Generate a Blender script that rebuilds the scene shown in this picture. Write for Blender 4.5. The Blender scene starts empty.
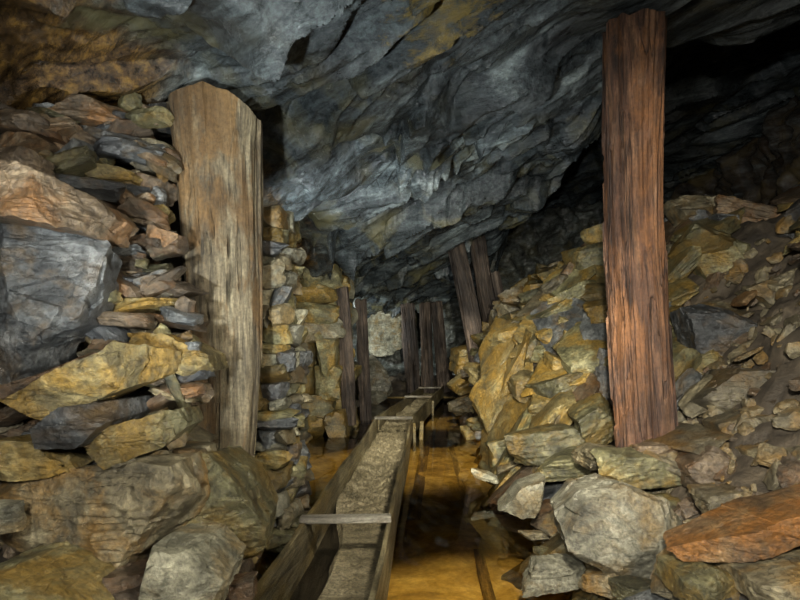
import bpy, bmesh, math, random
import numpy as np
from mathutils import Vector, Matrix, Euler
random.seed(7); rng=np.random.default_rng(7)
scene=bpy.context.scene
col=scene.collection
F=560.0; H=1.2; CX=400; CY=345
def P(px,py,Y): return Vector(((px-CX)*Y/F, Y, H-(py-CY)*Y/F))
def ss(x,a,b):
    t=np.clip((x-a)/(b-a),0,1); return t*t*(3-2*t)
# ---------- vectorised noise ----------
def _h(ix,iy,iz,s):
    n=(ix*374761393+iy*668265263+iz*2147483647+s*1274126177)&0xffffffff
    n=((n^(n>>13))*1274126177)&0xffffffff
    n=(n^(n>>16)); n=(n*2246822519)&0xffffffff; n^=(n>>15)
    return (n&0xffffff)/float(0xffffff)*2-1
def noise(p,s=0):
    p=np.asarray(p,dtype=np.float64); i=np.floor(p).astype(np.int64); f=p-i
    u=f*f*f*(f*(f*6-15)+10); x,y,z=i[...,0],i[...,1],i[...,2]
    ux,uy,uz=u[...,0],u[...,1],u[...,2]
    def L(a,b,t): return a+(b-a)*t
    return L(L(L(_h(x,y,z,s),_h(x+1,y,z,s),ux),L(_h(x,y+1,z,s),_h(x+1,y+1,z,s),ux),uy),
             L(L(_h(x,y,z+1,s),_h(x+1,y,z+1,s),ux),L(_h(x,y+1,z+1,s),_h(x+1,y+1,z+1,s),ux),uy),uz)
def fbm(p,o=4,s=0,g=.5):
    a=1;r=0;q=np.array(p,dtype=float)
    for k in range(o):
        r=r+a*noise(q,s+k*17); a*=g; q=q*2.03+5.1
    return r
def facets(u,v,s,tilt=.5,off=.5,soft=None):
    """voronoi cells, each a randomly tilted plane: broken slabby facets"""
    iu=np.floor(u).astype(np.int64); iv=np.floor(v).astype(np.int64); z0=iu*0; D=[];W=[]
    for du in(-1,0,1):
        for dv in(-1,0,1):
            cu=iu+du;cv=iv+dv; pu=cu+.5+.45*_h(cu,cv,z0,s); pv=cv+.5+.45*_h(cu,cv,z0+1,s)
            D.append((u-pu)**2+(v-pv)**2); W.append(off*_h(cu,cv,z0+2,s)+tilt*((u-pu)*_h(cu,cv,z0+3,s)+(v-pv)*_h(cu,cv,z0+4,s)))
    dm=np.minimum.reduce(D); k=soft or 400.; num=0;den=0
    for d,v_ in zip(D,W):
        w=np.exp(-np.minimum(k*(d-dm),60)); num=num+w*v_; den=den+w
    return num/den
def st(*a): return np.stack(np.broadcast_arrays(*a),-1)
def mesh_np(name,V,Fc,smooth=True,sharp=None):
    me=bpy.data.meshes.new(name); V=np.asarray(V,dtype=np.float32); Fc=np.asarray(Fc,dtype=np.int32)
    n=Fc.shape[1]
    me.vertices.add(len(V)); me.vertices.foreach_set('co',V.ravel())
    me.loops.add(Fc.size); me.loops.foreach_set('vertex_index',Fc.ravel())
    me.polygons.add(len(Fc)); me.polygons.foreach_set('loop_start',np.arange(0,Fc.size,n,dtype=np.int32))
    me.update(calc_edges=True)
    me.polygons.foreach_set('use_smooth',np.full(len(Fc),smooth)); me.update()
    if sharp: me.set_sharp_from_angle(angle=math.radians(sharp))
    return me
def obj(name,me,mat=None,loc=(0,0,0),label=None,cat=None,kind=None,group=None,parent=None):
    o=bpy.data.objects.new(name,me); col.objects.link(o); o.location=loc
    if mat and me: 
        me.materials.clear(); me.materials.append(mat)
    if parent: o.parent=parent
    if label:o['label']=label
    if cat:o['category']=cat
    if kind:o['kind']=kind
    if group:o['group']=group
    return o
# ---------- materials ----------
class M:
    def __init__(s,name):
        s.m=bpy.data.materials.new(name); s.m.use_nodes=True; s.t=s.m.node_tree
        s.b=s.t.nodes['Principled BSDF']
    def n(s,t,**k):
        x=s.t.nodes.new(t)
        for a,b in k.items():
            if a.startswith('i_'): x.inputs[a[2:]].default_value=b
            else: setattr(x,a,b)
        return x
    def l(s,a,b): s.t.links.new(a,b)
    def coords(s,kind='Object',scale=(1,1,1),rot=(0,0,0),rand=True):
        tc=s.n('ShaderNodeTexCoord'); mp=s.n('ShaderNodeMapping')
        mp.inputs['Scale'].default_value=scale
        src=tc.outputs[kind]
        if any(rot):
            m0=s.n('ShaderNodeMapping'); m0.inputs['Rotation'].default_value=rot; s.l(src,m0.inputs['Vector']); src=m0.outputs[0]
        if rand:
            oi=s.n('ShaderNodeObjectInfo'); ml=s.n('ShaderNodeMath',operation='MULTIPLY'); ml.inputs[1].default_value=37.
            s.l(oi.outputs['Random'],ml.inputs[0]); va=s.n('ShaderNodeVectorMath',operation='ADD')
            s.l(src,va.inputs[0]); s.l(ml.outputs[0],va.inputs[1]); src=va.outputs[0]
        s.l(src,mp.inputs['Vector']); return mp.outputs[0]
    def noise(s,vec,scale=5,detail=8,rough=.6,dist=0.):
        x=s.n('ShaderNodeTexNoise'); x.inputs['Scale'].default_value=scale; x.inputs['Detail'].default_value=detail
        x.inputs['Roughness'].default_value=rough; x.inputs['Distortion'].default_value=dist; s.l(vec,x.inputs['Vector']); return x.outputs['Fac']
    def ramp(s,fac,stops):
        r=s.n('ShaderNodeValToRGB'); e=r.color_ramp.elements
        while len(e)<len(stops): e.new(.5)
        for i,(p,c) in enumerate(stops):
            e[i].position=p; e[i].color=(*c,1) if len(c)==3 else c
        s.l(fac,r.inputs[0]); return r.outputs[0]
    def mr(s,fac,a,b,c=0,d=1):
        r=s.n('ShaderNodeMapRange'); r.inputs[1].default_value=a; r.inputs[2].default_value=b; r.inputs[3].default_value=c; r.inputs[4].default_value=d
        s.l(fac,r.inputs[0]); return r.outputs[0]
    def mix(s,f,a,b,mode='MIX'):
        r=s.n('ShaderNodeMix',data_type='RGBA',blend_type=mode)
        for v,i in((f,0),(a,6),(b,7)):
            if hasattr(v,'is_linked'): s.l(v,r.inputs[i])
            else: r.inputs[i].default_value=v if i==0 else (*v,1)
        return r.outputs[2]
    def math(s,op,a,b=0.):
        r=s.n('ShaderNodeMath',operation=op)
        for v,i in((a,0),(b,1)):
            if hasattr(v,'is_linked'): s.l(v,r.inputs[i])
            else: r.inputs[i].default_value=v
        return r.outputs[0]
    def bump(s,h,strength,dist,prev=None):
        b=s.n('ShaderNodeBump'); b.inputs['Strength'].default_value=strength; b.inputs['Distance'].default_value=dist
        s.l(h,b.inputs['Height'])
        if prev is not None: s.l(prev,b.inputs['Normal'])
        return b.outputs[0]
    def crack(s,vec,scale,width):
        n=s.noise(vec,scale,5,.5,.3); return s.mr(s.math('ABSOLUTE',s.math('SUBTRACT',n,.5)),0,width)
def rock_mat(name,c0,c1,c2,stain,amt,rough=(.24,.55),lay=14,lm=.6,ls=.3):
    m=M(name); v=m.coords(); n1=m.noise(v,5,12,.68,.3)
    c=m.ramp(n1,[(.32,c0),(.5,c1),(.68,c2)])
    n2=m.noise(m.coords(scale=(ls,ls,1)),lay,8,.62,.8)
    c=m.mix(lm,c,m.ramp(n2,[(.36,(.4,.4,.4)),(.5,(.9,.9,.9)),(.64,(1.4,1.4,1.4))]),'MULTIPLY')
    n3=m.noise(v,3.2,10,.70,.4); f=m.mr(n3,.58-amt*.3,.72-amt*.3,0,.8)
    c=m.mix(f,c,m.mix(n1,stain,tuple(x*.4 for x in stain)))
    n5=m.noise(v,45,8,.75)
    c=m.mix(.8,c,m.ramp(n5,[(.36,(.3,.3,.3)),(.5,(.95,.95,.95)),(.64,(1.6,1.6,1.6))]),'MULTIPLY')
    ck=m.crack(v,2.5,.005); c=m.mix(.4,c,m.ramp(ck,[(0,(.15,.13,.12)),(1,(1,1,1))]),'MULTIPLY')
    oi=m.n('ShaderNodeObjectInfo'); c=m.mix(1.,c,m.ramp(oi.outputs['Random'],[(0,(.48,.46,.45)),(1,(1.2,1.15,1.06))]),'MULTIPLY')
    m.l(c,m.b.inputs['Base Color']); m.l(m.mr(n1,.3,.7,rough[1],rough[0]),m.b.inputs['Roughness'])
    b=m.bump(n2,lm*1.2,.02); b=m.bump(n1,.7,.035,b); b=m.bump(n5,.9,.012,b); b=m.bump(ck,.25,.008,b); m.l(b,m.b.inputs['Normal']); return m.m
R={
 'grey':rock_mat('rock_blue_grey',(.025,.028,.032),(.08,.09,.096),(.22,.235,.24),(.18,.12,.05),.25,(.2,.44)),
 'pale':rock_mat('rock_pale_grey',(.08,.08,.06),(.23,.23,.175),(.42,.42,.33),(.28,.2,.08),.3,lm=.35),
 'ochre':rock_mat('rock_ochre',(.048,.04,.02),(.165,.14,.066),(.36,.31,.155),(.37,.235,.045),.48),
 'brown':rock_mat('rock_brown',(.03,.024,.017),(.11,.086,.058),(.265,.215,.15),(.21,.105,.034),.33),
 'olive':rock_mat('rock_olive',(.035,.035,.02),(.13,.127,.07),(.30,.288,.168),(.31,.20,.04),.4),
 'muddy':rock_mat('rock_muddy',(.034,.031,.021),(.125,.112,.074),(.275,.25,.168),(.25,.15,.04),.35,lay=9,lm=.35,ls=.6),
 'rust':rock_mat('rock_rust',(.03,.02,.012),(.12,.078,.04),(.27,.19,.10),(.27,.12,.025),.42),
}
DESC={'grey':'blue-grey','pale':'pale grey','ochre':'iron-stained ochre','brown':'dark brown','olive':'olive-grey','muddy':'muddy grey-brown','rust':'rust-orange'}
SA=.80
def shell_mat(name,ochre_mask=False,dark=1.,brown=0.,mid=(.046,.055,.057)):
    m=M(name); tc='Object'; ang=SA
    w=m.noise(m.coords(tc,rand=False),.9,3,.5)
    vs=m.coords(tc,scale=(1.5,.26,1.5),rot=(0,0,-ang),rand=False)
    n1=m.noise(vs,2.0,12,.62,.4); n2=m.noise(m.coords(tc,rand=False),2.0,10,.64,.5)
    n4=m.noise(vs,14,10,.73,.2); n5=m.noise(m.coords(tc,rand=False),42,8,.78)
    k=dark
    c=m.ramp(n1,[(.32,(.010*k,.012*k,.013*k)),(.46,tuple(x*.8*k for x in mid)),(.56,tuple(x*1.35*k for x in mid)),(.70,(.20*k,.235*k,.23*k))])
    c=m.mix(.75,c,m.ramp(n4,[(.37,(.3,.3,.31)),(.5,(.95,.95,.95)),(.63,(1.65,1.65,1.6))]),'MULTIPLY')
    c=m.mix(.55,c,m.ramp(n5,[(.36,(.35,.35,.35)),(.64,(1.6,1.6,1.6))]),'MULTIPLY')
    st_=m.mr(n2,.48,.62,0,.55); c=m.mix(m.math('MULTIPLY',st_,m.mr(w,.42,.56)),c,m.mix(n1,(.16,.14,.05),(.055,.05,.022)))
    if ochre_mask:
        g=m.n('ShaderNodeTexCoord'); sx=m.n('ShaderNodeSeparateXYZ'); m.l(g.outputs['Object'],sx.inputs[0])
        a=m.math('ADD',sx.outputs[0],m.math('MULTIPLY',m.math('SUBTRACT',n2,.5),1.6))
        f=m.mr(a,-.98,-1.25,0,.95)
        och=m.ramp(n4,[(.35,(.010,.006,.003)),(.5,(.055,.031,.010)),(.64,(.17,.098,.022))])
        c=m.mix(f,c,och)
        mp=m.n('ShaderNodeMapping'); m.l(g.outputs['Object'],mp.inputs[0]); mp.inputs['Location'].default_value=(-.26*3,-2.75*1.6,0); mp.inputs['Scale'].default_value=(3,1.6,0)
        ln=m.n('ShaderNodeVectorMath',operation='LENGTH'); m.l(mp.outputs[0],ln.inputs[0])
        d=m.math('ADD',ln.outputs['Value'],m.math('MULTIPLY',m.math('SUBTRACT',n4,.5),3.0))
        c=m.mix(m.mr(d,.85,.3,0,.75),c,m.mix(n5,(.30,.215,.05),(.10,.075,.025)))
    if brown: c=m.mix(brown,c,m.ramp(n2,[(.35,(.03,.017,.008)),(.5,(.12,.07,.03)),(.7,(.26,.17,.07))]))
    ck=m.crack(vs,2.2,.004)
    c=m.mix(.4,c,m.ramp(ck,[(0,(.12,.12,.12)),(1,(1,1,1))]),'MULTIPLY')
    m.l(c,m.b.inputs['Base Color']); m.l(m.mr(n2,.35,.65,.12,.34),m.b.inputs['Roughness'])
    b=m.bump(n1,.3,.04); b=m.bump(n4,.9,.022,b); b=m.bump(n5,.6,.008,b); m.l(b,m.b.inputs['Normal']); return m.m
m_ceil=shell_mat('ceiling_schist',ochre_mask=True)
m_wall=shell_mat('wall_schist',brown=.35)
m_back=shell_mat('back_wall_rock',brown=.1,mid=(.10,.112,.10))
def floor_mat():
    m=M('floor_rubble_mud'); v=m.coords(rand=False); n1=m.noise(v,3,10,.65,.4); n2=m.noise(v,22,8,.7)
    c=m.ramp(n1,[(.3,(.014,.011,.008)),(.5,(.055,.043,.028)),(.7,(.14,.11,.07))])
    sx=m.n('ShaderNodeSeparateXYZ'); m.l(v,sx.inputs[0])
    f=m.mr(sx.outputs[2],.03,-.03)
    bed=m.ramp(n1,[(.34,(.28,.18,.045)),(.5,(.52,.36,.10)),(.64,(.80,.60,.22))])
    c=m.mix(f,c,bed); c=m.mix(.55,c,m.ramp(n2,[(.3,(.35,.35,.35)),(.6,(1.15,1.15,1.15))]),'MULTIPLY')
    m.l(c,m.b.inputs['Base Color']); m.b.inputs['Roughness'].default_value=.7
    b=m.bump(n1,.4,.04); b=m.bump(n2,.7,.02,b); m.l(b,m.b.inputs['Normal']); return m.m
m_floor=floor_mat()
def water_mat():
    m=M('mine_water'); t=m.t; t.nodes.remove(m.b); out=[n for n in t.nodes if n.type=='OUTPUT_MATERIAL'][0]
    fr=m.n('ShaderNodeFresnel'); fr.inputs['IOR'].default_value=1.42
    tr=m.n('ShaderNodeBsdfTransparent'); tr.inputs['Color'].default_value=(.93,.83,.58,1)
    gl=m.n('ShaderNodeBsdfGlossy'); gl.inputs['Roughness'].default_value=.01
    nz=m.noise(m.coords(rand=False),4,2,.5); b=m.bump(nz,.02,.02); m.l(b,fr.inputs['Normal']); m.l(b,gl.inputs['Normal'])
    mx=m.n('ShaderNodeMixShader'); m.l(fr.outputs[0],mx.inputs[0]); m.l(tr.outputs[0],mx.inputs[1]); m.l(gl.outputs[0],mx.inputs[2]); m.l(mx.outputs[0],out.inputs['Surface']); return m.m
def wood_mat(name,cols,patch,pamt,axis='z',rough=.6,fine=9,bs=1.,cks=.4):
    m=M(name); sc={'z':(1,1,.07),'y':(1,.07,1),'x':(.07,1,1)}[axis]
    v=m.coords(scale=sc); n1=m.noise(v,fine,12,.75,.3); n2=m.noise(v,fine*5,8,.7); n3=m.noise(m.coords(scale=tuple(.35 if a<1 else 1 for a in sc)),3.5,10,.7,.6)
    c=m.ramp(n1,[(.34,cols[0]),(.5,cols[1]),(.66,cols[2])])
    c=m.mix(.75,c,m.ramp(n2,[(.38,(.25,.25,.25)),(.6,(1.3,1.3,1.3))]),'MULTIPLY')
    c=m.mix(m.mr(n3,.58-pamt*.3,.66-pamt*.3,0,.8),c,m.mix(n1,patch,tuple(x*.4 for x in patch)))
    ck=m.crack(m.coords(scale=tuple(.05 if a<1 else 1 for a in sc)),7,.015); c=m.mix(cks,c,m.ramp(ck,[(0,(.1,.08,.07)),(1,(1,1,1))]),'MULTIPLY')
    n6=m.noise(m.coords(),1.6,6,.6); c=m.mix(.8,c,m.ramp(n6,[(.38,(.35,.32,.3)),(.6,(1.25,1.25,1.25))]),'MULTIPLY')
    n7=m.noise(m.coords(),60,8,.7); c=m.mix(.5,c,m.ramp(n7,[(.38,(.4,.4,.4)),(.6,(1.3,1.3,1.3))]),'MULTIPLY')
    m.l(c,m.b.inputs['Base Color']); m.b.inputs['Roughness'].default_value=rough
    b=m.bump(n1,1*bs,.04); b=m.bump(n2,.9*bs,.01,b); b=m.bump(n3,.6*bs,.03,b); b=m.bump(ck,cks*bs,.015,b); m.l(b,m.b.inputs['Normal']); return m.m
W_tan=wood_mat('weathered_tan_timber',[(.055,.042,.025),(.195,.158,.095),(.37,.32,.205)],(.23,.13,.042),.38,cks=.35)
W_red=wood_mat('dark_red_timber',[(.012,.007,.004),(.095,.045,.024),(.24,.135,.072)],(.26,.115,.04),.28,cks=.7)
W_grey=wood_mat('old_brown_timber',[(.018,.013,.01),(.075,.054,.038),(.17,.125,.088)],(.04,.025,.016),.3)
W_pl=wood_mat('wet_plank',[(.06,.05,.025),(.22,.185,.10),(.42,.365,.21)],(.2,.14,.04),.3,'y',rough=.4)
W_bar=wood_mat('grey_batten',[(.14,.13,.1),(.3,.28,.22),(.48,.46,.38)],(.2,.15,.08),.2,'x')
W_sunk=wood_mat('sunken_wood',[(.24,.16,.055),(.40,.27,.09),(.55,.40,.15)],(.38,.26,.09),.3,'y',cks=.1)
W_dark=wood_mat('wet_shadow_plank',[(.01,.008,.005),(.035,.028,.016),(.08,.066,.04)],(.03,.02,.01),.3,'y',rough=.3)  # near-black colour paints shadow into the wet flume bottom
def sed_mat():
    m=M('wet_sediment'); v=m.coords(rand=False); n1=m.noise(v,5,8,.6); n2=m.noise(v,60,8,.75)
    c=m.ramp(n1,[(.3,(.10,.085,.045)),(.5,(.25,.21,.12)),(.7,(.40,.345,.22))]); c=m.mix(.8,c,m.ramp(n2,[(.38,(.25,.24,.22)),(.6,(1.4,1.4,1.4))]),'MULTIPLY')
    m.l(c,m.b.inputs['Base Color']); m.b.inputs['Roughness'].default_value=.5
    m.l(m.bump(n2,1,.02),m.b.inputs['Normal']); return m.m
m_sed=sed_mat()
# ---------- cave shape functions ----------
def wr(Y): return .80+.05*Y-.16*ss(Y,4,7)
def wl(Y): return -.76-.30*(1-ss(Y,1.75,2.3))-.42*(ss(Y,4.2,5.0)-ss(Y,7.6,8.0))-1.3*ss(Y,8.4,9.4)
def smin(a,b,k=5): return b-np.log1p(np.exp(np.clip((b-a)*k,-30,30)))/k
def floor_h(X,Y):
    X,Y=np.broadcast_arrays(np.asarray(X,float),np.asarray(Y,float))
    j=.06*noise(st(X*0,Y*1.5,X*0),3)
    d=X-wr(Y)-j; t=ss(Y,4,6.0)
    near=.74*d+.35*np.maximum(d-.35,0); far=smin(6.0*d,1.0+1.0*d,6)
    zr=near*(1-t)+far*t; zr=smin(zr,1.95+.16*X)
    dl=wl(Y)-X+j; sl=2.0+1.6*ss(Y,3.2,4.5); zl=smin(sl*dl,2.6+X*0)
    zb=(Y-12.7)*.8
    z=np.maximum(np.maximum(zr,zl),np.minimum(zb,.45)); bed=-.1+.03*fbm(st(X*2,Y*1.3,X*0),2,9)
    return np.maximum(z,bed)
def ceil_h(X,Y):
    X,Y=np.broadcast_arrays(np.asarray(X,float),np.asarray(Y,float))
    b=2.86+.31*np.minimum(X,1.5)+.12*np.maximum(X-1.5,0)-.01*(Y-3)-.075*np.maximum(Y-6,0)
    b=b-.04*np.exp(-((X+.2)/.7)**2)*ss(Y,4,7)
    b=np.maximum(b,2.05)
    q=st(X*.7,Y*.7,X*0); calm=(1-.6*ss(X,.9,1.5)*(1-ss(Y,4,4.6)))*(1-.5*ss(-X,1.1,1.5))
    z=b+.08*ss(-X,1.2,1.7)
    c,s_=math.cos(SA),math.sin(SA)
    wv=.34*fbm(st(X*.55,Y*.55,X*0),2,35)+.03*fbm(st(X*2.2,Y*2.2,X*0),2,37); wu=.3*fbm(st(X*.8,Y*.8,X*0),2,31)
    U=(s_*X-c*Y)+wu; Vv=(c*X+s_*Y)+wv
    def saw(Lq,seed,edge,inv=False,wa=.45):
        s=Vv/Lq+wa*fbm(st(U*.3,Vv*.7,X*0),2,seed); i=np.floor(s); fr=s-i; a=np.clip(.5+.7*noise(st(U*.6,i*3.3,i*0),seed+1),0,1.2)
        if inv: return a*((fr-ss(fr,1-edge,1.0))-.5)
        return a*((1-fr)*ss(fr,0,edge)-.5)
    n=.40*saw(1.05,71,.03)+.15*saw(.48,73,.06,True)+.06*saw(.21,75,.10)
    n=n+.26*facets(U/1.8,Vv/.8,61,1.3,.4,120)+.14*facets(U/.95,Vv/.36,63,1.2,.55,110)+.06*facets(U/.45,Vv/.16,65,1.2,.6,70)+.02*facets(U/.2,Vv/.07,67,1.1,.6,35)
    rd=fbm(st(U*1.6,Vv*9,X*0),3,81); n=n+.014*np.abs(rd)*(1+fbm(q*1.5,2,82))
    n=n+.05*fbm(q*1.2,2,60)+.003*fbm(q*14,3,70)
    z=z+calm*n
    z=z+2.2*ss(Y,3.9+.15*noise(st(X*2,X*0,X*0),5),5.2)*ss(X+.3*noise(st(Y,Y*0,Y*0),8),1.6,3.0)
    g=np.exp(-(((X+.90)/.40)**2+((Y-2.62)/.50)**2)**2); z=z*(1-g)+(2.56+.3*n)*g
    g=np.exp(-(((X-1.36)/.40)**2+((Y-3.15)/.50)**2)**2); z=z*(1-g)+(3.17+.3*n)*g
    return z
def blur(Z,n=2):
    for _ in range(n):
        A=np.pad(Z,1,mode='edge'); Z=(A[:-2,1:-1]+2*A[1:-1,1:-1]+A[2:,1:-1])/4
        A=np.pad(Z,1,mode='edge'); Z=(A[1:-1,:-2]+2*A[1:-1,1:-1]+A[1:-1,2:])/4
    return Z
def grid(xs,ys,fz,warp=.0,seed=0,bl=0):
    X,Y=np.meshgrid(xs,ys); Z=fz(X,Y)
    if bl: Z=blur(Z,bl)
    Pn=st(X*2.5,Y*2.5,Z*2.5)
    if warp:
        X=X+warp*fbm(Pn,3,seed+1); Y=Y+warp*fbm(Pn,3,seed+2)
    V=np.stack([X,Y,Z],-1).reshape(-1,3); ny,nx=X.shape; i=np.arange(nx*ny).reshape(ny,nx)
    Fc=np.stack([i[:-1,:-1],i[:-1,1:],i[1:,1:],i[1:,:-1]],-1).reshape(-1,4); return V,Fc
ysg=np.concatenate([np.arange(-.6,1.5,.05),np.arange(1.5,6,.011),np.arange(6,16.2,.03)])
xsg=np.concatenate([np.arange(-3.6,2.6,.012),np.arange(2.6,8.05,.06)])
V,Fc=grid(xsg,ysg,ceil_h,.0,80,bl=1)
obj('ceiling',mesh_np('ceiling',V,Fc[:,::-1],sharp=35),m_ceil,kind='structure',label='folded blue-grey schist roof with ochre staining',cat='ceiling')
def floor_d(X,Y):
    z=floor_h(X,Y); up=ss(z,.0,.15)
    return z+up*(.07*fbm(st(X*3,Y*3,z*3),4,90)+.05*facets(X*5,Y*5,96)+.03*noise(st(X*9,Y*9,z*9),95))-.10*up
xsf=np.concatenate([np.arange(-3.6,2.6,.03),np.arange(2.6,8.05,.06)])
V,Fc=grid(xsf,ysg[::2],floor_d,.03,99)
obj('floor',mesh_np('floor',V,Fc),m_floor,kind='structure',label='muddy mine floor with ochre bed and rubble banks',cat='floor')
def sheet(name,org,u,v,n,nu,nv,amp,mat,label,seed):
    a,b=np.meshgrid(np.linspace(0,1,nu),np.linspace(0,1,nv)); o=np.array(org,float);u=np.array(u,float);v=np.array(v,float)
    Pp=o+a[...,None]*u+b[...,None]*v; d=amp*fbm(Pp*1.1,5,seed)+amp*.4*np.abs(fbm(Pp*3,3,seed+4))
    Pp=Pp+d[...,None]*np.array(n,float); i=np.arange(nu*nv).reshape(nv,nu)
    Fc=np.stack([i[:-1,:-1],i[:-1,1:],i[1:,1:],i[1:,:-1]],-1).reshape(-1,4)
    obj(name,mesh_np(name,Pp.reshape(-1,3),Fc),mat,kind='structure',label=label,cat='wall')
sheet('wall_left',(-3.3,-.6,-.3),(0,17,0),(0,0,4),(1,0,0),300,90,.25,m_wall,'rough dark schist side wall',11)
sheet('wall_right',(7.6,-.6,-.3),(0,17,0),(0,0,7),(-1,0,0),250,120,.4,m_wall,'rough dark schist side wall',12)
sheet('wall_back',(-3.6,15.2,-.3),(12,0,0),(0,0,7),(0,-1,0),300,160,.4,m_back,'pale rock face closing the tunnel',13)
# water
V,Fc=grid(np.linspace(-2.4,2.2,40),np.linspace(.6,13.6,100),lambda X,Y:X*0,0)
obj('water',mesh_np('water',V,Fc),water_mat(),label='still orange-brown flood water over ochre mud',cat='water',kind='stuff')
# ---------- rocks ----------
ICO={}
def ico(s):
    if s not in ICO:
        bm=bmesh.new(); bmesh.ops.create_icosphere(bm,subdivisions=s,radius=1); bm.verts.ensure_lookup_table()
        ICO[s]=(np.array([v.co[:] for v in bm.verts]),np.array([[v.index for v in f.verts] for f in bm.faces])); bm.free()
        v=ICO[s][0]; v/=np.linalg.norm(v,axis=1)[:,None]
    return ICO[s]
def rock_geo(dims,sub,seed,k=80,extra=7,rough=1.):
    r=np.random.default_rng(seed); D,Fc=ico(sub)
    N=[];hh=[]
    for ax in range(3):
        for sg in(-1,1):
            n=np.zeros(3); n[ax]=sg; n+=r.normal(0,.2 if ax<2 else .1,3); n/=np.linalg.norm(n); N.append(n); hh.append(r.uniform(.74,.94))
    for _ in range(extra):
        n=r.normal(0,1,3); n[2]*=.55; n/=np.linalg.norm(n); N.append(n); hh.append(r.uniform(.68,1.08))
    N=np.array(N);hh=np.array(hh); dn=np.maximum(D@N.T,1e-3)/hh
    mxd=dn.max(1); rad=1/mxd*((dn/mxd[:,None])**k).sum(1)**(-1./k)
    V=D*rad[:,None]; off=seed*3.7%100
    V=V*(1+.03*rough*fbm(V*1.6+off,3,seed%50))[:,None]
    V=V*np.array(dims)/2*1.12
    m=max(dims); lay=fbm(np.stack([V[:,0]*2/m+off,V[:,1]*2/m,V[:,2]*9/max(m*.6,.08)],-1),3,seed%31)
    s=.06*rough*np.round(lay*2.5)/2.5; V[:,0]*=1+s; V[:,1]*=1+s
    V+=(.012*min(m,.5)*rough)*fbm(V*14/max(m,.2)+off,3,5)[:,None]*D
    return V,Fc
cnt=[0]
placed=[]; screen=[]
def add_rock(loc,dims,rot,mt,sub=4,label=None,group=None,name='rock',cat='rock',extra=7,k=80,rough=1.):
    cnt[0]+=1; V,Fc=rock_geo(dims,sub,cnt[0]*13+5,extra=extra,k=k,rough=rough)
    me=mesh_np(name,V,Fc,sharp=24); o=obj(name,me,R[mt],loc,label or f"{DESC[mt]} angular slab of schist in the rubble pile",cat,group=group)
    o.rotation_euler=rot; placed.append((Vector(loc),max(dims)/2)); return o
def hero(px,py,Y,w,h,mt,roll=0,depth=.8,yaw=0,pitch=0,label=None,sub=5,extra=7,k=80,rough=1.,scr=False,**kw):
    W=w*Y/F;Hh=h*Y/F; c=P(px,py,Y)
    d=depth*W
    if scr: screen.append((px,py,(w+h)/4,Y))
    return add_rock(c,(W,d,Hh),Euler((math.radians(pitch),math.radians(-roll),math.radians(yaw)),'XYZ'),mt,sub,label,extra=extra,k=k,rough=rough,**kw)
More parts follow.
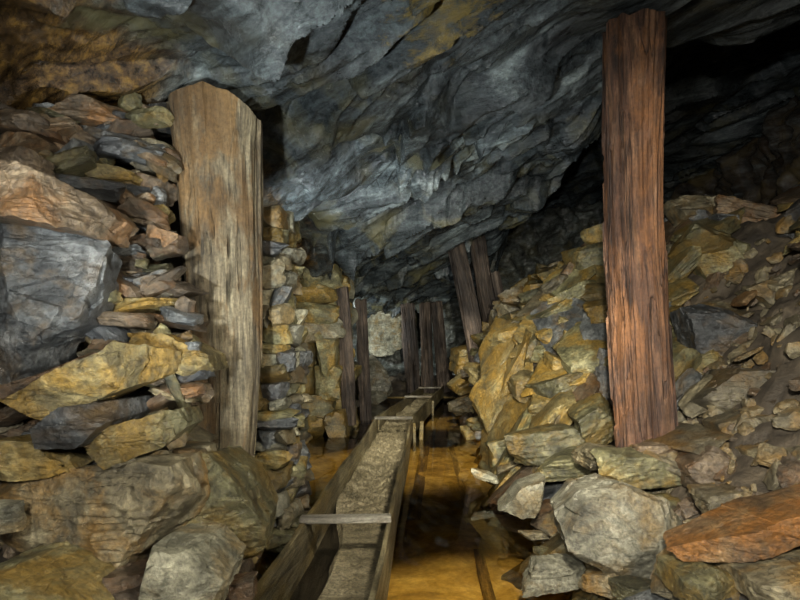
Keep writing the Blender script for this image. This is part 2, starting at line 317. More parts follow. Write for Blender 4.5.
def poly_rock(pts,Y,depth,mt,label,seed,taper=.82,ncut=7,yaw=0,protect=True,fr=(.5,.92),det=1.):
    n=len(pts); c=Vector((sum(p[0] for p in pts)/n,sum(p[1] for p in pts)/n))
    base=P(c.x,c.y,Y)
    N=240; ang=np.linspace(0,2*math.pi,N,endpoint=False)
    poly=[((p[0]-c.x)*Y/F,-(p[1]-c.y)*Y/F) for p in pts]
    out=[]
    for a in ang:
        dx,dz=math.cos(a),math.sin(a); best=0
        for i in range(n):
            x1,z1=poly[i];x2,z2=poly[(i+1)%n]; den=dx*(z2-z1)-dz*(x2-x1)
            if abs(den)<1e-9: continue
            t=(x1*(z2-z1)-z1*(x2-x1))/den; u=(x1*dz-z1*dx)/den
            if t>0 and -1e-6<=u<=1+1e-6: best=max(best,t)
        out.append(best)
    out=np.array(out); M_=110; ph=np.linspace(0.0,1,M_)
    s_=np.where(ph<.55,(ph/.55)**.9,1-(1-taper)*(ph-.55)/.45)
    yy=np.where(ph<.55,-.5*depth,-.5*depth+depth*(ph-.55)/.45)
    A,S=np.meshgrid(ang,s_); _,YY=np.meshgrid(ang,yy); O=np.tile(out,(M_,1))
    X=np.cos(A)*O*S; Z=np.sin(A)*O*S
    V=st(X,YY,Z).reshape(-1,3); r=np.random.default_rng(seed)
    ex=max(out)
    g=np.zeros(len(V))
    for _ in range(4):
        d_=r.uniform(0,6.28); o_=r.uniform(-.3,.5)*ex; g=np.maximum(g,(math.cos(d_)*V[:,0]+math.sin(d_)*V[:,2]-o_)*r.uniform(.3,.7))
    front=np.clip(1-(V[:,1]+.5*depth)/depth,0,1); V[:,1]+=np.minimum(g,.6*depth)*front
    for _ in range(ncut):
        a=r.integers(0,N); ca,sa=math.cos(ang[a]),math.sin(ang[a]); o_=out[a]
        f=r.uniform(*fr); p0=np.array([ca*o_*f,-.5*depth,sa*o_*f]); back=r.uniform(.25,.8)*depth*(1-f+.2)
        p1=np.array([ca*o_,-.5*depth+back,sa*o_]); tdir=p1-p0; tdir/=np.linalg.norm(tdir)
        tang=np.array([-sa,r.normal(0,.25),ca]); nn=np.cross(tang,tdir); nn/=np.linalg.norm(nn)
        if nn@np.array([ca,-1,sa])<0: nn=-nn
        dd=(V-p0)@nn; V=V-np.maximum(dd,0)[:,None]*nn
    Pn=V*4
    lay=fbm(st(V[:,0]*1.5+seed,V[:,1]*1.5,V[:,2]*16),3,seed+8)
    V[:,1]+=.03*depth*fbm(Pn*.8+seed,4,seed)+det*(.035*depth*np.round(lay*2)/2+.022*facets(V[:,0]*7+V[:,2]*3,V[:,2]*11,seed+4,.8,.6))
    jg=1+.04*facets(np.arctan2(V[:,2],V[:,0])*3.5,V[:,1]*12,seed+3,.8,.7)+.02*fbm(Pn*2,3,seed+2)
    V[:,0]*=jg; V[:,2]*=jg
    V+=.004*fbm(V*30,3,seed+9)[:,None]*np.array([.5,-1,.5])
    i=np.arange(N*M_).reshape(M_,N); j=np.roll(i,-1,1)
    Fq=np.stack([i[:-1],j[:-1],j[1:],i[1:]],-1).reshape(-1,4)
    me=mesh_np('rock',V,Fq)
    bm=bmesh.new(); bm.from_mesh(me); bmesh.ops.remove_doubles(bm,verts=bm.verts,dist=2e-4)
    bnd=[e for e in bm.edges if e.is_boundary]
    if bnd: bmesh.ops.holes_fill(bm,edges=bnd,sides=0)
    bmesh.ops.recalc_face_normals(bm,faces=bm.faces); bm.to_mesh(me); bm.free()
    me.set_sharp_from_angle(angle=math.radians(24))
    o=obj('rock',me,R[mt],base,label,'rock'); o.rotation_euler=(0,0,math.radians(yaw)); placed.append((base,max(out)*.8))
    if protect: screen.append((c.x,c.y,float(np.mean(out))*F/Y,Y))
    return o
# left foreground
poly_rock([(-60,220),(5,222),(88,232),(106,240),(96,300),(88,326),(50,352),(40,378),(8,400),(-60,400)],1.95,.4,'grey','large smooth blue-grey schist block with sharp edges',3,ncut=3,fr=(.8,.95),det=.7)
poly_rock([(-40,185),(40,176),(100,196),(114,214),(100,240),(50,232),(-40,224)],1.92,.5,'brown','rusty pinkish-brown slab lying on the blue-grey block',5,ncut=4,det=.6)
poly_rock([(-40,430),(20,404),(90,366),(150,340),(182,346),(184,368),(130,390),(60,420),(-40,450)],1.9,.35,'ochre','long ochre-stained slab tilted up toward the timber post',9,ncut=2,fr=(.8,.95),det=.8)
poly_rock([(-40,396),(10,390),(60,372),(96,352),(104,360),(60,386),(10,408),(-40,424)],1.94,.35,'brown','thin brown slab above the long ochre slab',10,ncut=2,det=.6)
poly_rock([(-60,446),(30,434),(90,440),(98,460),(60,474),(-60,478)],1.87,.35,'ochre','yellow ochre slab near the floor',12,ncut=2,fr=(.8,.95),det=.8)
poly_rock([(94,444),(130,420),(186,406),(196,424),(176,442),(120,462),(96,460)],1.95,.35,'olive','olive-grey slab with ochre rim below the tilted slab',14,ncut=2,fr=(.8,.95),det=.8)
poly_rock([(62,426),(100,400),(134,396),(138,414),(110,438),(70,442)],1.93,.5,'grey','grey stone wedged between ochre slabs',16,ncut=3,det=.6)
poly_rock([(142,334),(178,334),(216,354),(222,372),(196,374),(150,354)],2.25,.35,'ochre','tan slab resting against the timber post',18,ncut=2,det=.6)
poly_rock([(-60,474),(60,468),(150,450),(198,452),(216,490),(200,540),(120,556),(40,566),(-60,570)],2.0,.5,'muddy','broad sloping fractured rock mass below the ochre slabs',22,taper=.9,ncut=4,fr=(.7,.95),det=.7)
poly_rock([(180,452),(220,448),(250,470),(274,518),(268,550),(230,562),(198,540),(190,490)],2.2,.5,'olive','steep grey-green slab at the foot of the timber post',24,ncut=4,fr=(.6,.92),det=.5)
poly_rock([(20,556),(70,548),(160,556),(190,600),(150,650),(40,650)],1.85,.5,'brown','low muddy brown rock at the floor edge',26,ncut=5,det=.5)
poly_rock([(156,552),(168,532),(204,536),(238,566),(230,600),(190,618),(156,596)],1.80,.4,'pale','tan-grey boulder beside the wooden flume',27,ncut=5,fr=(.5,.9),det=.4)
poly_rock([(-20,568),(30,556),(92,582),(118,610),(60,640),(-20,640)],1.6,.5,'olive','olive-grey stone at the floor edge',29,ncut=4,det=.4)
hero(4,516,1.72,34,34,'pale',0,.8,0); hero(175,322,2.35,70,12,'brown',-8,.8,0)
hero(140,598,1.68,50,26,'brown',10,.8,0); hero(240,590,1.85,30,26,'brown',10,.8,0)
LS=[(100,122,2.75,100,20,'brown',-4),(45,140,2.6,80,18,'brown',12),(130,150,2.7,76,18,'grey',-6),(70,168,2.5,60,16,'olive',20),(140,190,2.7,60,22,'brown',-30),
(135,240,2.55,50,20,'grey',10),(120,285,2.3,64,16,'brown',-14),(140,308,2.3,74,12,'ochre',6),(112,335,2.15,70,16,'grey',-20),(20,165,2.2,60,18,'brown',8),
(150,120,2.9,50,18,'grey',0),(180,398,2.3,50,14,'brown',15),(90,190,2.45,70,14,'grey',-12),(150,220,2.6,56,14,'olive',14),(118,262,2.4,56,14,'brown',-22),
(150,275,2.5,50,14,'olive',-8),(125,350,2.1,60,12,'brown',-10),(25,125,2.5,70,16,'brown',-8),(168,300,2.5,50,12,'grey',20),(172,385,2.25,60,12,'olive',-12),(88,145,2.65,54,14,'brown',-16),
(120,320,2.15,70,12,'brown',-6),(100,300,2.12,40,14,'olive',20),(150,255,2.6,40,16,'brown',30),(110,220,2.4,40,16,'brown',-40),
(150,370,2.15,46,10,'brown',-24),(188,370,2.4,40,12,'muddy',10),(20,412,1.98,50,12,'brown',16),(108,360,2.05,40,12,'muddy',-30),(162,340,2.35,44,10,'muddy',-4),
(120,178,2.6,46,12,'ochre',-10),(160,165,2.75,40,14,'muddy',18),(60,120,2.7,50,12,'grey',-6),(165,240,2.65,36,12,'muddy',-14),(190,440,2.5,40,18,'muddy',-20),(180,415,2.4,34,12,'grey',6)]
for x,y,Y,w_,h_,m_,r_ in LS: hero(x,y,Y,w_,h_*1.35,m_,r_+random.gauss(0,11),.75,random.uniform(-15,15),sub=4)
for i in range(125):
    y=random.uniform(104,470); x=random.uniform(0 if y<180 or y>400 else 100, 174 if y<300 else 192); Y=np.interp(y,[110,200,300,400,470],[2.70,2.56,2.30,2.12,2.02])+random.uniform(-.05,.08)
    hero(x,y,Y,random.uniform(16,50),random.uniform(8,20),random.choice(['brown','brown','muddy','muddy','grey','olive','brown']),random.gauss(0,28),.8,random.uniform(-30,30),sub=3,name='rubble_stone',cat='stone',group='loose stones of the higher rubble bank',label='small broken schist shard wedged between slabs')
for i in range(14):
    x=random.uniform(150,250); y=random.uniform(548,600); Y=F*(H-.05)/(y-CY)*random.uniform(.93,1.0)
    hero(x,y,min(Y,2.6),random.uniform(14,30),random.uniform(8,16),random.choice(['brown','muddy','olive']),random.gauss(0,15),.8,random.uniform(-40,40),sub=3,name='rubble_stone',cat='stone',group='loose stones at the flume edge',label='small broken stone at the muddy flume edge')
# right foreground
poly_rock([(553,512),(576,486),(614,477),(654,492),(676,516),(670,548),(640,566),(596,562),(560,542)],2.7,.5,'pale','large pale grey-green boulder at the water edge',33,ncut=7,det=.15)
poly_rock([(496,510),(518,484),(548,474),(546,490),(530,512)],3.5,.3,'pale','tan pointed stone standing in the water edge',35,ncut=3,det=.4)
hero(543,444,4.2,68,34,'olive',12,.8,0,scr=True); hero(597,424,4.1,46,46,'olive',30,.8,0,scr=True); hero(556,570,2.7,62,28,'pale',0,.8,0,scr=True)
hero(605,584,2.55,42,22,'muddy',10,.8,0); hero(580,462,3.9,80,24,'olive',8,.7,0,scr=True); hero(664,464,3.1,66,30,'muddy',-10,.8,0)
hero(632,468,3.05,64,34,'olive',8,.8,10); hero(600,456,3.4,50,22,'muddy',-6,.8,0); hero(652,452,3.12,44,20,'brown',4,.8,0)
poly_rock([(676,462),(700,442),(730,456),(734,480),(704,494),(680,486)],2.95,.4,'brown','brown angular block on the rubble slope',40,ncut=4,det=.5)
poly_rock([(752,452),(790,436),(830,450),(830,498),(776,500)],2.65,.4,'muddy','dark brown block on the rubble slope',44,ncut=4,det=.5)
poly_rock([(716,424),(760,404),(830,408),(830,452),(770,462),(730,458)],3.0,.5,'muddy','big dark brown slab on the rubble slope',41,ncut=4,det=.5)
poly_rock([(686,408),(730,366),(788,376),(800,396),(760,412),(700,424)],3.35,.5,'muddy','broad brown slab leaning on the rubble slope',42,ncut=4,det=.5)
poly_rock([(676,306),(700,300),(738,318),(748,352),(730,364),(690,352)],3.9,.4,'grey','dark grey slab leaning behind the reddish post',43,ncut=3,det=.5)
poly_rock([(738,336),(780,326),(830,340),(830,372),(770,368)],3.7,.4,'muddy','brown flat slab high on the rubble slope',48,ncut=3,det=.5)
poly_rock([(740,290),(790,268),(830,276),(830,318),(770,318)],4.1,.4,'muddy','grey slab near the top of the rubble slope',49,ncut=3,det=.5)
poly_rock([(684,258),(720,236),(762,246),(752,274),(704,284)],4.7,.4,'olive','olive slab near the top of the rubble slope',52,ncut=3,det=.5)
hero(604,380,4.6,26,60,'grey',-6,.8,0,scr=True)
poly_rock([(668,552),(712,528),(770,506),(860,480),(860,506),(770,532),(712,556),(684,562)],2.1,.3,'rust','long low rust-stained slab tilted on the rubble slope',45,ncut=0,det=.8)
poly_rock([(672,570),(700,558),(730,572),(724,596),(690,604),(668,592)],2.1,.3,'olive','olive stone beside the rusty slab',50,ncut=4,det=.5)
poly_rock([(730,566),(780,550),(830,550),(830,600),(760,610),(734,592)],2.0,.4,'muddy','muddy brown stone on the lower slope',51,ncut=5,det=.5)
hero(640,592,2.4,50,26,'olive',0,.8,0); hero(720,602,2.05,60,24,'grey',0,.8,0)
hero(760,225,5.2,90,28,'brown',-12,.7,0,scr=True)
hero(730,500,2.6,70,24,'muddy',8,.8,0,scr=True)
for x,y,Y in [(536,536,3.2),(548,552,2.95),(486,476,4.5),(508,466,4.6)]:
    hero(x,y,Y,random.uniform(18,28),random.uniform(8,12),random.choice(['pale','olive','muddy']),random.gauss(0,10),.9,random.uniform(-40,40),sub=4,name='rubble_stone',cat='stone',group='loose stones along the water edge',label='pale loose stone lying at the water edge')
# far boulders
poly_rock([(352,398),(358,366),(372,352),(388,372),(394,392),(378,404)],11.6,.6,'pale','pale slanted slab at the tunnel junction',47,protect=False,ncut=3,det=.3)
poly_rock([(362,352),(358,326),(372,312),(392,308),(408,318),(404,346),(386,358)],13.9,.7,'pale','irregular blue-grey rock face at the tunnel end',53,protect=False,ncut=6,fr=(.2,.8),det=.6)
NHERO=len(placed)
# dry stone packs
def pack(x0,x1,y0,y1,z0,z1,lh,ll,mts,grp,lab,leanx=0,k=40):
    z=z0;
    while z<z1:
        h=random.uniform(lh*.6,lh*1.5); t=(z-z0)/(z1-z0); xs=leanx*t
        x=x1+xs-random.uniform(0,ll*.3)
        while x>x0+xs:
            L=random.uniform(ll*.5,ll*1.7)
            add_rock((x-L/2,y0+random.uniform(-.05,.04)+ll*.4,z+h/2),(L,ll*1.1,h*1.15*random.uniform(.85,1.2)),Euler((random.gauss(0,.07),random.gauss(0,.1),random.gauss(0,.25))),random.choice(mts),3,f"{lab}",grp,'packed_stone','stone',extra=6,k=k); x-=L*.95
        y=y0+ll*.9
        while y<y1:
            L=random.uniform(ll*.8,ll*1.5)
            add_rock((x1+xs-ll*.45+random.uniform(-.05,.03),y+L/2,z+h/2),(ll*1.0,L,h*1.15),Euler((random.gauss(0,.06),random.gauss(0,.09),random.gauss(0,.2))),random.choice(mts),3,lab,grp,'packed_stone','stone',extra=6,k=k); y+=L*.97
        z+=h*.92
pack(-.98,-.60,3.25,3.7,-.02,1.98,.09,.18,['pale','olive','muddy','grey','grey','olive','pale'],'packed stones beside the tan post','flat grey-green stone in the dry-stacked pack wall',-.05,60)
pack(-1.75,-.66,7.3,8.4,-.05,2.05,.30,.46,['ochre','ochre','olive','olive','pale'],'packed stones of the farther pack wall','ochre and grey stone stacked in a pack wall',-.10,50)
# filler rubble
def normal_at(X,Y):
    e=.05; gx=(floor_h(X+e,Y)-floor_h(X-e,Y))/(2*e); gy=(floor_h(X,Y+e)-floor_h(X,Y-e))/(2*e)
    n=Vector((-float(gx),-float(gy),1)); n.normalize(); return n
def project(p): return CX+F*p.x/p.y, CY-F*(p.z-H)/p.y
def scatter(n,xr,yr,size,mts,grp,mind,flat,out=.15,ymix=.45,maxtry=30000,sub=4,zmax=3,curve=1.8,tilt=.22):
    got=0;pts=[]
    for _ in range(maxtry):
        if got>=n: break
        u=random.random(); Y=yr[0]*(yr[1]/yr[0])**u; X=random.uniform(*xr)
        z=float(floor_h(X,Y))
        if z<-.02 or z>zmax or z>float(ceil_h(X,Y))-.05: continue
        nn=normal_at(X,Y); s=(size[0]+(size[1]-size[0])*random.random()**curve)*(Y/3)**.35; p=Vector((X,Y,z))+nn*s*out
        a,b=project(p)
        if not(-40<a<840 and -20<b<630): continue
        if nn.dot(Vector((0,0,H))-p)<-.2: continue
        sr=s*.6*F/Y
        if any(math.hypot(a-hx,b-hy)<hr*.85+sr*.9 and Y<hY+.05 for hx,hy,hr,hY in screen): continue
        if any((p-q).length<mind*(s+r)*.5 for q,r in pts): continue
        if any((p-q).length<r*.75 for q,r in placed[:NHERO]): continue
        if (Vector((X,Y))-Vector((-.96,2.9))).length<.3 or (Vector((X,Y))-Vector((1.52,3.4))).length<.24: continue
        pts.append((p,s)); up=(nn*ymix+Vector((0,0,1))*(1-ymix)).normalized()
        q=up.to_track_quat('Z','Y')@Euler((random.gauss(0,tilt),random.gauss(0,tilt),random.uniform(0,6.3))).to_quaternion()
        mt=mts(X,Y,z)
        add_rock(p,(s*random.uniform(.9,1.5),s*random.uniform(.7,1.1),s*random.uniform(*flat)),q.to_euler(),mt,sub,f"{DESC[mt]} broken stone lying in the rubble",grp,'rubble_stone','stone'); got+=1
    return got
def mt_left(X,Y,z): return random.choices(['brown','grey','olive','ochre','muddy'],[4,3,2,1,3])[0]
def mt_right(X,Y,z):
    if Y>4.6 and X<2.4: return random.choices(['ochre','olive','grey','muddy','brown'],[5,5,.6,1.8,.6])[0]
    return random.choices(['brown','olive','grey','rust','muddy'],[2.2,3,1.6,.3,5])[0]
a=scatter(15,(-2.6,-.6),(2.6,4.6),(.10,.32),mt_left,'loose stones of the higher rubble bank',.75,(.18,.4),.1,.3)
b=scatter(115,(.8,3.2),(4.8,10),(.16,.42),mt_right,'stones of the stacked ochre rubble wall',.56,(.42,.75),.2,.22,tilt=.22)
c=scatter(125,(.6,4.5),(1.7,6.2),(.15,.60),mt_right,'loose stones of the rubble slope',.5,(.16,.34),.13,.85,curve=1.2,tilt=.22)
print('scatter',a,b,c,len(placed))
def gravel(n,xr,yr,sz,mat,nm,lab):
    Vs=[];Fs=[];o=0; protos=[rock_geo((1,.75,.4),3,900+i,k=60,extra=4) for i in range(10)]
    k=0
    while k<n:
        Y=yr[0]*(yr[1]/yr[0])**random.random(); X=random.uniform(*xr); z=float(floor_h(X,Y))
        if z<-.04 or z>2.1 or (X<0 and z>1.6): continue
        s=sz[0]+(sz[1]-sz[0])*random.random()**1.5; V,Fc=random.choice(protos); nn=normal_at(X,Y)
        rot=np.array(((nn.to_track_quat('Z','Y'))@Euler((random.gauss(0,.4),random.gauss(0,.4),random.uniform(0,6.3))).to_quaternion()).to_matrix())
        Vs.append((V*s)@rot.T+np.array([X,Y,z-.06])); Fs.append(Fc+o); o+=len(V); k+=1
    obj(nm,mesh_np(nm,np.concatenate(Vs),np.concatenate(Fs),sharp=28),mat,label=lab,cat='rubble',kind='stuff')
gravel(300,(.6,3.6),(1.6,6.0),(.04,.15),R['brown'],'rubble_gravel','small brown stone chips filling gaps on the slope')
gravel(800,(.6,3.6),(1.6,6.0),(.03,.14),R['muddy'],'rubble_gravel','small grey-brown stone chips filling gaps on the slope')
gravel(500,(-2.3,-.74),(1.6,4.6),(.05,.16),R['brown'],'rubble_gravel','small brown stone chips between the larger slabs')
gravel(500,(.9,2.6),(6.0,10),(.07,.2),R['olive'],'rubble_gravel','small olive stone chips in the stacked wall')
# ---------- timber posts ----------
def post(name,base,top,r0,r1,mat,label,sq=.0,seed=0,rough=1.,peak=.0,slope=0.,yaw=0,nr=140,prof=None):
    base=Vector(base);top=Vector(top);ax=top-base;L=ax.length; na=128; q=ax.to_track_quat('Z','Y')
    th=np.linspace(0,2*math.pi,na,endpoint=False); ts=np.linspace(0,1,nr); T,A=np.meshgrid(ts,th,indexing='ij')
    rad=r0+(r1-r0)*T
    if prof: rad=rad*np.interp(T,[p[0] for p in prof],[p[1] for p in prof])
    if sq>0:
        c=np.cos(A+yaw);s=np.sin(A+yaw); e=2+sq*6; rad=rad*((np.abs(c)**e+np.abs(s)**e)**(-1/e)/1.08)
    z=T*L; cx=np.cos(A);sy=np.sin(A)
    cr=fbm(st(cx*6,sy*6,z*.35),2,seed+6); crack=np.exp(-(cr/.035)**2)*ss(noise(st(cx*2,sy*2,z*.8),seed+9),-.1,.3)
    rad=rad*(1+rough*(.05*fbm(st(cx*1.0,sy*1.0,z*.9),2,seed)+.035*fbm(st(cx*4,sy*4,z*.7),3,seed+3)+.04*np.round(1.5*noise(st(cx*2.5,sy*2.5,z*1.1),seed+12))+.015*fbm(st(cx*14,sy*14,z*1.5),2,seed+5)-.13*crack))
    ex=q@Vector((1,0,0)); ey=q@Vector((0,1,0)); wx=cx*rad*ex.x+sy*rad*ey.x
    zz=z+(-peak*np.abs(wx-.02)+slope*wx)*ss(T,.85,1.)+rough*.01*noise(st(cx*3,sy*3,z*0),seed)*ss(T,.9,1)
    bend=.025*rough*np.sin(z*1.7+seed)
    V=np.stack([rad*cx+bend,rad*sy,zz],-1).reshape(-1,3); i=np.arange(nr*na).reshape(nr,na); j=np.roll(i,-1,1)
    Fq=np.stack([i[:-1],j[:-1],j[1:],i[1:]],-1).reshape(-1,4)
    Vl=[V];F2=[Fq];n=len(V)
    for ring,flip in((nr-1,0),(0,1)):
        prev=i[ring]; R0=V[prev]
        for f in(.75,.45,.12):
            c0=R0.mean(0); Rn=c0+(R0-c0)*f; Rn[:,2]+= (.01 if not flip else 0)*noise(Rn*20,seed)
            Vl.append(Rn); cur=np.arange(n,n+na); n+=na; qd=np.stack([prev,np.roll(prev,-1),np.roll(cur,-1),cur],-1); F2.append(qd if not flip else qd[:,::-1]); prev=cur
    me=mesh_np(name,np.concatenate(Vl),np.concatenate(F2),sharp=40)
    o=obj(name,me,mat,base,label,'timber post'); o.rotation_euler=q.to_euler(); return o
def pxpost(x0,y0,x1,y1,Y0,Y1,w0,w1,mat,label,**k):
    return post('timber_post',P(x0,y0,Y0),P(x1,y1,Y1),w0*Y0/F/2,w1*Y1/F/2,mat,label,**k)
pxpost(225,480,215,102,2.85,2.9,56,92,W_tan,'thick rough tan-brown timber prop with a peaked top, wider above',sq=.12,seed=3,rough=1.1,peak=.35,slope=-.12,yaw=.9,prof=[(0,1),(.3,1.12),(.6,1.04),(1,1)])
pxpost(645,500,633,30,3.4,3.4,50,60,W_red,'tall dark reddish-brown timber prop with split peeling surface',sq=.0,seed=8,rough=2.0)
pxpost(484,400,455,240,9.4,9.2,19,18,W_grey,'leaning brown timber prop wedged under the roof',seed=12,sq=.1,nr=50,rough=1.6)
pxpost(508,395,476,232,10.2,9.7,17,17,W_grey,'leaning brown timber prop beside its twin',seed=14,sq=.1,nr=50,rough=1.6)
pxpost(514,360,495,272,9.0,9.0,9,9,W_grey,'thin leaning brown timber prop',seed=15,nr=50)
for i,(x0,x1,w) in enumerate([(414,407,14),(428,425,12),(445,436,12)]):
    pxpost(x0,392,x1,304-i,12.6,12.6,w,w-1,W_grey,'dark upright timber prop at the end of the flume',seed=20+i,nr=50,rough=2.4)
pxpost(366,424,361,300,8.9,8.9,11,11,W_grey,'dark timber prop near the pale rock face',seed=30,nr=50,rough=2.2)
pxpost(350,425,341,288,7.75,7.7,13,12,W_grey,'dark leaning prop tucked into the far pack wall',seed=31,nr=50,rough=2.2)
# ---------- flume ----------
def board(name,x0,x1,y0,y1,z0,z1,dirx,mat,parent,seed=0,ny=80,off=0.):
    ys=np.linspace(y0,y1,ny); V=[]
    for y in ys:
        w=.006*math.sin(y*2.3+seed); w2=.008*math.sin(y*1.7+seed*2)+.004*math.sin(y*9+seed)
        xo=off+dirx*(y-y0)
        b=.004
        pr=[(x0+b,z0),(x1-b,z0),(x1,z0+b),(x1,z1-b),(x1-b,z1),(x0+b,z1),(x0,z1-b),(x0,z0+b)]
        for (x,z) in pr: V.append((x+xo+w,y,z+(w2 if z>(z0+z1)/2 else 0)))
    n=8; i=np.arange(ny*n).reshape(ny,n); j=np.roll(i,-1,1)
    Fq=np.stack([i[:-1],j[:-1],j[1:],i[1:]],-1).reshape(-1,4).tolist(); Fq=[tuple(f[::-1]) for f in Fq]
    me=bpy.data.meshes.new(name); me.from_pydata([tuple(v) for v in V],[],Fq+[tuple(range(n)),tuple(range((ny-1)*n,ny*n))[::-1]]); me.update()
    return obj(name,me,mat,(0,0,0),parent=parent)
def flume(y0,y1,xl,xr,dirx,zt,label,bars,stakes,seed,sedz,gap=0.):
    e=obj('wooden_flume',None,label=label,cat='flume'); t=.024
    board('side_board',xl,xl+t,y0,y1,zt-.25,zt,dirx,W_pl,e,seed); board('side_board',xr-t,xr,y0,y1,zt-.25,zt,dirx,W_pl,e,seed+1.3)
    board('bottom_board',xl+t,xr-t,y0,y1,zt-.25,zt-.235,dirx,W_dark,e,seed+2)
    ys=np.linspace(y0,y1,600); us=np.linspace(0,1,60); U,Y=np.meshgrid(us,ys)
    lo=gap*(1-ss(Y,3.0,4.0)+.1*noise(st(Y*3,Y*0,Y*0),5)); U2=np.clip(lo,0,1)+(1-np.clip(lo,0,1))*U
    X=xl+t+dirx*(Y-y0)+U2*(xr-xl-2*t); cobb=ss(Y,3.1,3.9)
    Z=zt+sedz+.012*fbm(st(X*6,Y*6,X*0),3,77)+cobb*(.022*np.maximum(0,facets(X*38,Y*38,78,.5,.9))+.02*fbm(st(X*5,Y*3,X*0),3,79))+.02*(np.abs(U-.5)*2)**3*(cobb if gap else 1)
    Z=Z-(.05*(1-ss(U,0,.12))*(1-cobb) if gap else 0)
    i=np.arange(X.size).reshape(X.shape); Fq=np.stack([i[:-1,:-1],i[:-1,1:],i[1:,1:],i[1:,:-1]],-1).reshape(-1,4)
    s=obj('sediment',mesh_np('sediment',st(X,Y,Z).reshape(-1,3),Fq),m_sed,parent=e,label='wet tan silt and gravel lining the flume')
    for y in bars:
        xo=dirx*(y-y0); bm=bmesh.new(); bmesh.ops.create_cube(bm,size=1)
        for v in bm.verts: v.co=Vector((v.co.x*(xr-xl+.004),v.co.y*.075,v.co.z*.028))
        bmesh.ops.bevel(bm,geom=bm.edges[:],offset=.004,segments=2,affect='EDGES')
        me=bpy.data.meshes.new('cross_batten'); bm.to_mesh(me); bm.free()
        b=obj('cross_batten',me,W_bar,((xl+xr)/2+xo,y,zt+.016),parent=e); b.rotation_euler=(0,0,random.uniform(-.05,.05))
    for y,sd in stakes:
        xo=dirx*(y-y0); x=xl-.022 if sd<0 else xr+.022
        bm=bmesh.new(); bmesh.ops.create_cube(bm,size=1)
        for v in bm.verts: v.co=Vector((v.co.x*.035,v.co.y*.05,v.co.z*(zt+.06)))
        bmesh.ops.bevel(bm,geom=bm.edges[:],offset=.005,segments=1,affect='EDGES')
        me=bpy.data.meshes.new('support_stake'); bm.to_mesh(me); bm.free()
        obj('support_stake',me,W_pl,(x+xo,y,(zt+.06)/2-.12),parent=e)
    return e
flume(1.2,7.12,-.588,-.13,.05,.30,'long weathered wooden flume carrying silt through the water',[2.85,6.8],[(6.9,1)],1,-.20,gap=.3)
flume(7.10,12.5,-.293,.165,.15,.30,'farther section of weathered wooden flume bending toward the props',[9.6,11.6],[(9.6,1)],4,-.19)
def plank(p0,p1,w,t,label):
    p0=Vector(p0);p1=Vector(p1);d=p1-p0; bm=bmesh.new(); bmesh.ops.create_grid(bm,x_segments=2,y_segments=40,size=.5); 
    r=bmesh.ops.solidify(bm,geom=bm.faces[:],thickness=t)
    for v in bm.verts: 
        y=v.co.y; v.co=Vector((v.co.x*w+.003*math.sin(y*23),y*d.length,v.co.z+.003*math.sin(y*14)))
    me=bpy.data.meshes.new('sunken_plank'); bm.to_mesh(me); bm.free()
    o=obj('sunken_plank',me,W_sunk,(p0+p1)/2,label,'plank'); o.rotation_euler=(0,0,math.atan2(-d.x,d.y))
plank((.43,2.2,-.092),(.66,7.2,-.092),.06,.02,'narrow old plank lying just under the water')
plank((.1,4.2,-.092),(.35,7.5,-.092),.1,.02,'waterlogged board sunk beside the flume')
def peg(px,py,Y,h):
    b=P(px,py,Y); b.z=-.12; post('wooden_peg',b,(b.x+.01,b.y,h),.03,.026,W_pl,'short wooden peg standing in the water by the flume',sq=.4,seed=int(px),nr=12)['category']='peg'
peg(421,440,7.1,.22)
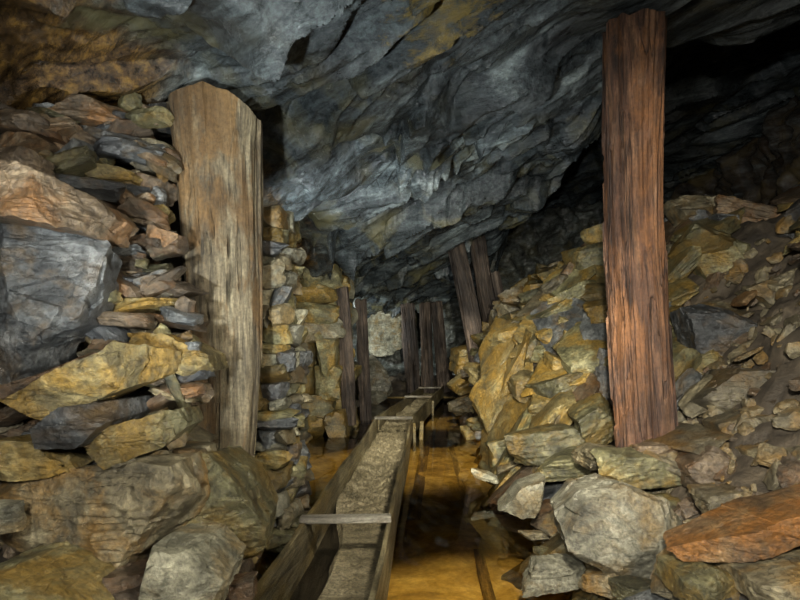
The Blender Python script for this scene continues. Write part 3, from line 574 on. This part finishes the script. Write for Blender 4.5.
# ---------- lights ----------
def light(kind,name,loc,energy,color,target=None,size=.2,spot=None,blend=.8):
    d=bpy.data.lights.new(name,kind); d.energy=energy; d.color=color
    if kind=='AREA': d.size=size
    else: d.shadow_soft_size=size
    if spot: d.spot_size=math.radians(spot); d.spot_blend=blend
    o=bpy.data.objects.new(name,d); col.objects.link(o); o.location=loc
    if target: o.rotation_euler=(Vector(target)-Vector(loc)).to_track_quat('-Z','Y').to_euler()
    return o
light('AREA','key_lamp',(-.5,-.3,1.55),52,(1,.97,.9),(-.5,4,1.4),.25)
light('SPOT','roof_lamp',(-.5,.1,.9),520,(.92,.98,1),(-.45,4.2,2.7),.04,62,1)
light('SPOT','tunnel_fill',(.35,-.1,1.5),2100,(1,.96,.82),(.4,8,1.0),.06,40,1)  # added narrow spot at the camera, makes up for falloff down the tunnel
light('SPOT','slope_fill',(.0,-.2,1.6),1150,(1,.95,.84),(2.4,4.2,1.1),.05,60,1)  # added spot by the camera to lift the dim right rubble
light('SPOT','bank_fill',(.9,.5,1.75),225,(1,.94,.8),(-1.3,2.4,1.0),.04,80,1)  # added warm spot out of view, side-lights the left bank and post
light('SPOT','water_fill',(.55,1.2,2.1),400,(1,.93,.80),(.4,4.0,0),.12,64,1)  # added overhead spot, out of frame, to brighten the near water bed
light('SPOT','water_fill',(.45,4.9,2.25),210,(1,.93,.78),(.2,6.8,0),.0,88,1)  # added mid-air spot with no visible source, lights the middle channel
light('SPOT','water_fill',(.7,8.3,1.8),100,(1,.95,.82),(.8,10.6,0),.0,95,1)  # unseen spot added in the air to lift the far water
light('SPOT','graze_fill',(-1.22,3.85,1.45),190,(.9,.97,1),(.0,5.6,2.7),.02,90,1)  # added spot tucked behind the tan post, grazes the roof
light('SPOT','graze_fill',(1.66,3.75,1.9),260,(.97,.98,1),(-1.0,6.3,2.3),.02,58,1)  # added spot hidden by the reddish post, rakes the roof from the right
light('SPOT','far_lamp',(-1.5,9.9,1.5),750,(.92,.98,1),(-.6,15,1.6),.06,60,1)
light('POINT','far_lamp',(2.0,12.2,1.5),40,(.95,1,.9),None,.06)
w=bpy.data.worlds.new('w'); scene.world=w; w.use_nodes=True; w.node_tree.nodes['Background'].inputs[0].default_value=(.010,.011,.012,1)
cam=bpy.data.cameras.new('cam'); co=bpy.data.objects.new('camera',cam); col.objects.link(co); scene.camera=co
co.location=(0,0,H); co.rotation_euler=(math.pi/2,0,0); cam.lens=F/800*36; cam.sensor_width=36; cam.shift_y=45/800; cam.clip_start=.02
try:
    scene.view_settings.view_transform='Standard'; scene.view_settings.exposure=.15; scene.view_settings.gamma=.95
except Exception as e: print('look',e)
